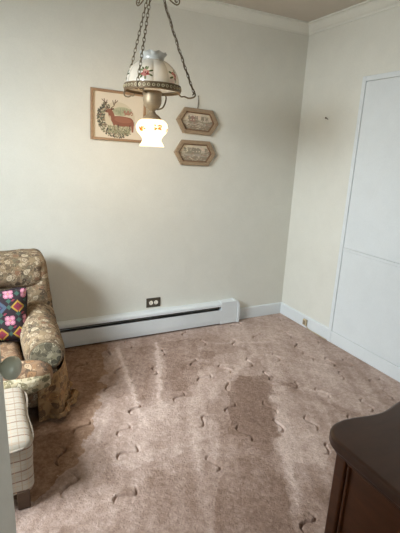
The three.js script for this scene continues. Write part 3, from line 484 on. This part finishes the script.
// cross-stitch cushion
{
  const S = 0.285, P = thing('cushion', 'dark cross-stitch cushion with bright diamonds and pink flowers on the armchair', 'cushion', [-2.350, 0.350, 0.560]);
  const tex = canvasTex(768, 768, (c, w) => {
    c.fillStyle = '#30242a'; c.fillRect(0, 0, w, w); const px = 15, sq = (i, j, col) => { c.fillStyle = col; c.fillRect(i * px, j * px, px, px); };
    const diamond = (x, y, R, cols) => { for (let i = -R; i <= R; i++) for (let j = -R; j <= R; j++) { const d = Math.abs(i) + Math.abs(j); if (d <= R) sq(x + i, y + j, cols[Math.min(cols.length - 1, Math.floor((R - d) / 2))]); } };
    const bloom = (x, y, a, b) => { for (const [dx, dy] of [[-2, -2], [2, -2], [-2, 2], [2, 2]]) for (let i = -2; i <= 2; i++) for (let j = -2; j <= 2; j++) if (Math.abs(i) + Math.abs(j) < 4) sq(x + dx + i, y + dy + j, Math.abs(i) + Math.abs(j) < 2 ? b : a); sq(x, y, '#c9b45e'); };
    const leaf = (x, y) => { for (let i = -2; i <= 2; i++) for (let j = -2; j <= 2; j++) if (Math.abs(i) + Math.abs(j) < 3) sq(x + i, y + j, '#3f5c52'); };
    for (let a = -1; a < 6; a++) for (let b = -1; b < 6; b++) {
      const x = a * 16 + 2 + (b % 2 ? 8 : 0), y = b * 13 + 4, k = ((a * 2 + b) % 3 + 3) % 3;
      if (b % 2) diamond(x, y, 6, k ? ['#b8923e', '#8c3444', '#8c3444', '#553a5e'] : ['#4c5a6c', '#4c5a6c', '#3a3a55', '#a05080']); else bloom(x, y, '#b8748a', '#cf97a6');
      leaf(x + 8, y); leaf(x, y + 7); sq(x + 4, y + 6, '#93384a'); sq(x - 4, y - 6, '#93384a'); sq(x + 5, y + 6, '#93384a'); sq(x - 5, y - 6, '#93384a');
    }
  });
  let g = new THREE.BoxGeometry(S, S, 0.10, 32, 32, 8); g.deleteAttribute('uv'); g.deleteAttribute('normal'); g = mergeVertices(g, 1e-5);
  deform(g, (v) => { const a = 2 * v.x / S, b = 2 * v.y / S, k = Math.sqrt(Math.max(0, (1 - a ** 4) * (1 - b ** 4))), e = 0.94 + 0.06 * Math.max(a * a * b * b, 0); v.x *= e + 0.05 * a * a * b * b; v.y *= e + 0.05 * a * a * b * b; v.z = Math.sign(v.z) * (0.006 + 0.058 * k) * (Math.abs(v.z) / 0.05); });
  const n = boxUV(g), uv = n.attributes.uv, p = n.attributes.position; for (let i = 0; i < p.count; i++) uv.setXY(i, p.getX(i) / S + 0.5, p.getY(i) / S + 0.5);
  const wv = weave.clone(); wv.repeat.set(4, 4); wv.needsUpdate = true;
  const m = addMesh('cover', n, std({ map: tex, roughness: 0.95, bumpMap: wv, bumpScale: 0.001 }), P); m.position.y = S / 2;
  const e = S / 2 * 0.965, pp = addMesh('piping', tube([[-e, -e, 0], [0, -e * 0.97, 0], [e, -e, 0], [e * 0.97, 0, 0], [e, e, 0], [0, e * 0.97, 0], [-e, e, 0], [-e * 0.97, 0, 0]], 0.006, 120, 6, true), std({ color: '#2a2126', roughness: 0.9 }), P); pp.position.y = S / 2;
  P.rotation.x = rad(-20);
}

// ------------------------------------------------------------------ plaid ottoman
{
  const O = thing('ottoman', 'low cream plaid ottoman on short dark legs in front of the armchair', 'ottoman', [-2.545, 0, 1.192]);
  const tex = canvasTex(512, 512, (c, w, h) => {   // 0.24 m tile
    c.fillStyle = '#ada394'; c.fillRect(0, 0, w, h); const r = mulberry(12);
    for (let i = 0; i < 6000; i++) { const k = r() * 30; c.fillStyle = `rgba(${168 + k},${158 + k},${143 + k},0.4)`; c.fillRect(r() * w, r() * h, 6, 1.5); c.fillRect(r() * w, r() * h, 1.5, 6); }
    for (let k = 0; k < 4; k++) { c.fillStyle = 'rgba(128,96,80,0.85)'; c.fillRect(0, k * 128 + 20, w, 15); c.fillStyle = 'rgba(168,140,118,0.55)'; c.fillRect(0, k * 128 + 78, w, 8); }
    for (let k = 0; k < 8; k++) { c.fillStyle = k % 2 ? 'rgba(150,126,106,0.6)' : 'rgba(190,160,134,0.55)'; c.fillRect(k * 64 + 14, 0, k % 2 ? 9 : 7, h); }
  });
  const fab = fabric(tex, 5.2);
  const g = softBox(0.54, 0.255, 0.436, 0.035, 30, [0.004, 0.010, 0.004], 33); g.translate(0, 0.186, 0);
  addMesh('upholstered_block', boxUV(g), fab, O);
  const pip = (y, k) => tube([[-0.262 * k, y, -0.210 * k], [0, y, -0.216], [0.262 * k, y, -0.210 * k], [0.269, y, 0], [0.262 * k, y, 0.210 * k], [0, y, 0.216], [-0.262 * k, y, 0.210 * k], [-0.269, y, 0]], 0.005, 120, 6, true);
  addMesh('piping', pip(0.284, 0.985), fab, O);
  const wood = std({ map: woodTex([52, 36, 24], [86, 62, 42], 63), roughness: 0.45 });
  for (const [x, z] of [[-0.225, -0.18], [0.225, -0.18], [-0.225, 0.195], [0.225, 0.195]]) addMesh('leg', rbox(x - 0.024, x + 0.024, 0, 0.085, z - 0.024, z + 0.024, 0.005), wood, O);
}

// ------------------------------------------------------------------ dark wooden sideboard, lower right
{
  const dark = std({ map: woodTex([74, 40, 22], [120, 70, 40], 71), roughness: 0.34 });
  const topWood = phys({ map: woodTex([62, 37, 27], [96, 60, 43], 73), roughness: 0.42, clearcoat: 0.15, clearcoatRoughness: 0.3 });
  const S = thing('sideboard', 'dark brown wooden sideboard with rounded overhanging top by the doorway', 'sideboard', [-1.660, 0, 2.245]);
  const Wd = 1.15, D = ZF - 2.245 - 0.004, y1 = 0.756, th = 0.030;
  // top: serpentine front edge (towards -z), rounded corners
  const s = new THREE.Shape(); const zf = (v) => -v;   // shape plane (x, -z)
  s.moveTo(0.006, zf(D)); s.lineTo(0.006, zf(0.075)); s.bezierCurveTo(0.002, zf(0.04), 0.02, zf(0.004), 0.065, zf(-0.004)); s.bezierCurveTo(0.12, zf(-0.012), 0.16, zf(0.012), 0.215, zf(0.010)); s.bezierCurveTo(0.26, zf(0.006), 0.28, zf(-0.010), 0.36, zf(-0.014)); s.lineTo(Wd - 0.36, zf(-0.014)); s.bezierCurveTo(Wd - 0.28, zf(-0.010), Wd - 0.26, zf(0.006), Wd - 0.215, zf(0.010)); s.bezierCurveTo(Wd - 0.16, zf(0.012), Wd - 0.12, zf(-0.012), Wd - 0.065, zf(-0.004)); s.bezierCurveTo(Wd - 0.02, zf(0.004), Wd, zf(0.04), Wd - 0.006, zf(0.075)); s.lineTo(Wd - 0.006, zf(D)); s.closePath();
  const g = new THREE.ExtrudeGeometry(s, { depth: th - 0.016, bevelEnabled: true, bevelSize: 0.010, bevelThickness: 0.008, bevelSegments: 6, bevelOffset: -0.010, curveSegments: 20 }).rotateX(-Math.PI / 2).translate(0, y1 - th + 0.008, 0);
  addMesh('top', boxUV(g), topWood, S);
  const g2 = new THREE.ExtrudeGeometry(s, { depth: 0.006, bevelEnabled: true, bevelSize: 0.004, bevelThickness: 0.004, bevelSegments: 3, bevelOffset: -0.016, curveSegments: 20 }).rotateX(-Math.PI / 2).translate(0, y1 - th - 0.010, 0);
  addMesh('top_moulding', boxUV(g2), topWood, S);
  const yb = y1 - th - 0.012, x0 = 0.040, z0 = 0.030;
  addMesh('carcass', box(x0 + 0.010, Wd - x0 - 0.010, 0.10, yb, z0 + 0.01, D), dark, S);
  for (const [xa, xb] of [[x0, x0 + 0.034], [Wd - x0 - 0.034, Wd - x0]]) { addMesh('corner_post', rbox(xa, xb, 0, yb, z0, z0 + 0.034, 0.006), dark, S); addMesh('corner_post', rbox(xa, xb, 0, yb, D - 0.034, D, 0.006), dark, S); }
  addMesh('side_rail', rbox(x0 + 0.004, x0 + 0.02, yb - 0.03, yb, z0 + 0.034, D - 0.034, 0.003), dark, S);
  addMesh('side_rail', rbox(x0 + 0.004, x0 + 0.02, 0.10, 0.15, z0 + 0.034, D - 0.034, 0.003), dark, S);
  const bead = addMesh('side_bead', rbox(x0 + 0.003, x0 + 0.018, 0.15, yb - 0.03, z0 + 0.038, z0 + 0.046, 0.003), dark, S);
  const brassM = std({ color: '#8c7442', metalness: 0.9, roughness: 0.35 });
  for (let k = 0; k < 3; k++) {   // drawers over doors on the front that faces the room
    const a = x0 + 0.045 + k * 0.337, b = a + 0.325; const dr = addMesh('drawer', rbox(a, b, yb - 0.17, yb - 0.02, z0 - 0.004, z0 + 0.012, 0.004), dark, S); addMesh('knob', new THREE.SphereGeometry(0.014, 16, 12).translate((a + b) / 2, yb - 0.095, z0 - 0.014), brassM, dr);
    const dd = addMesh('door', rbox(a, b, 0.12, yb - 0.18, z0 - 0.004, z0 + 0.012, 0.004), dark, S); addMesh('knob', new THREE.SphereGeometry(0.012, 16, 12).translate(k ? a + 0.03 : b - 0.03, 0.42, z0 - 0.013), brassM, dd);
  }
}
scene.traverse((o) => { if (o.isMesh) { o.castShadow = true; o.receiveShadow = true; } });
renderer.render(scene, camera);
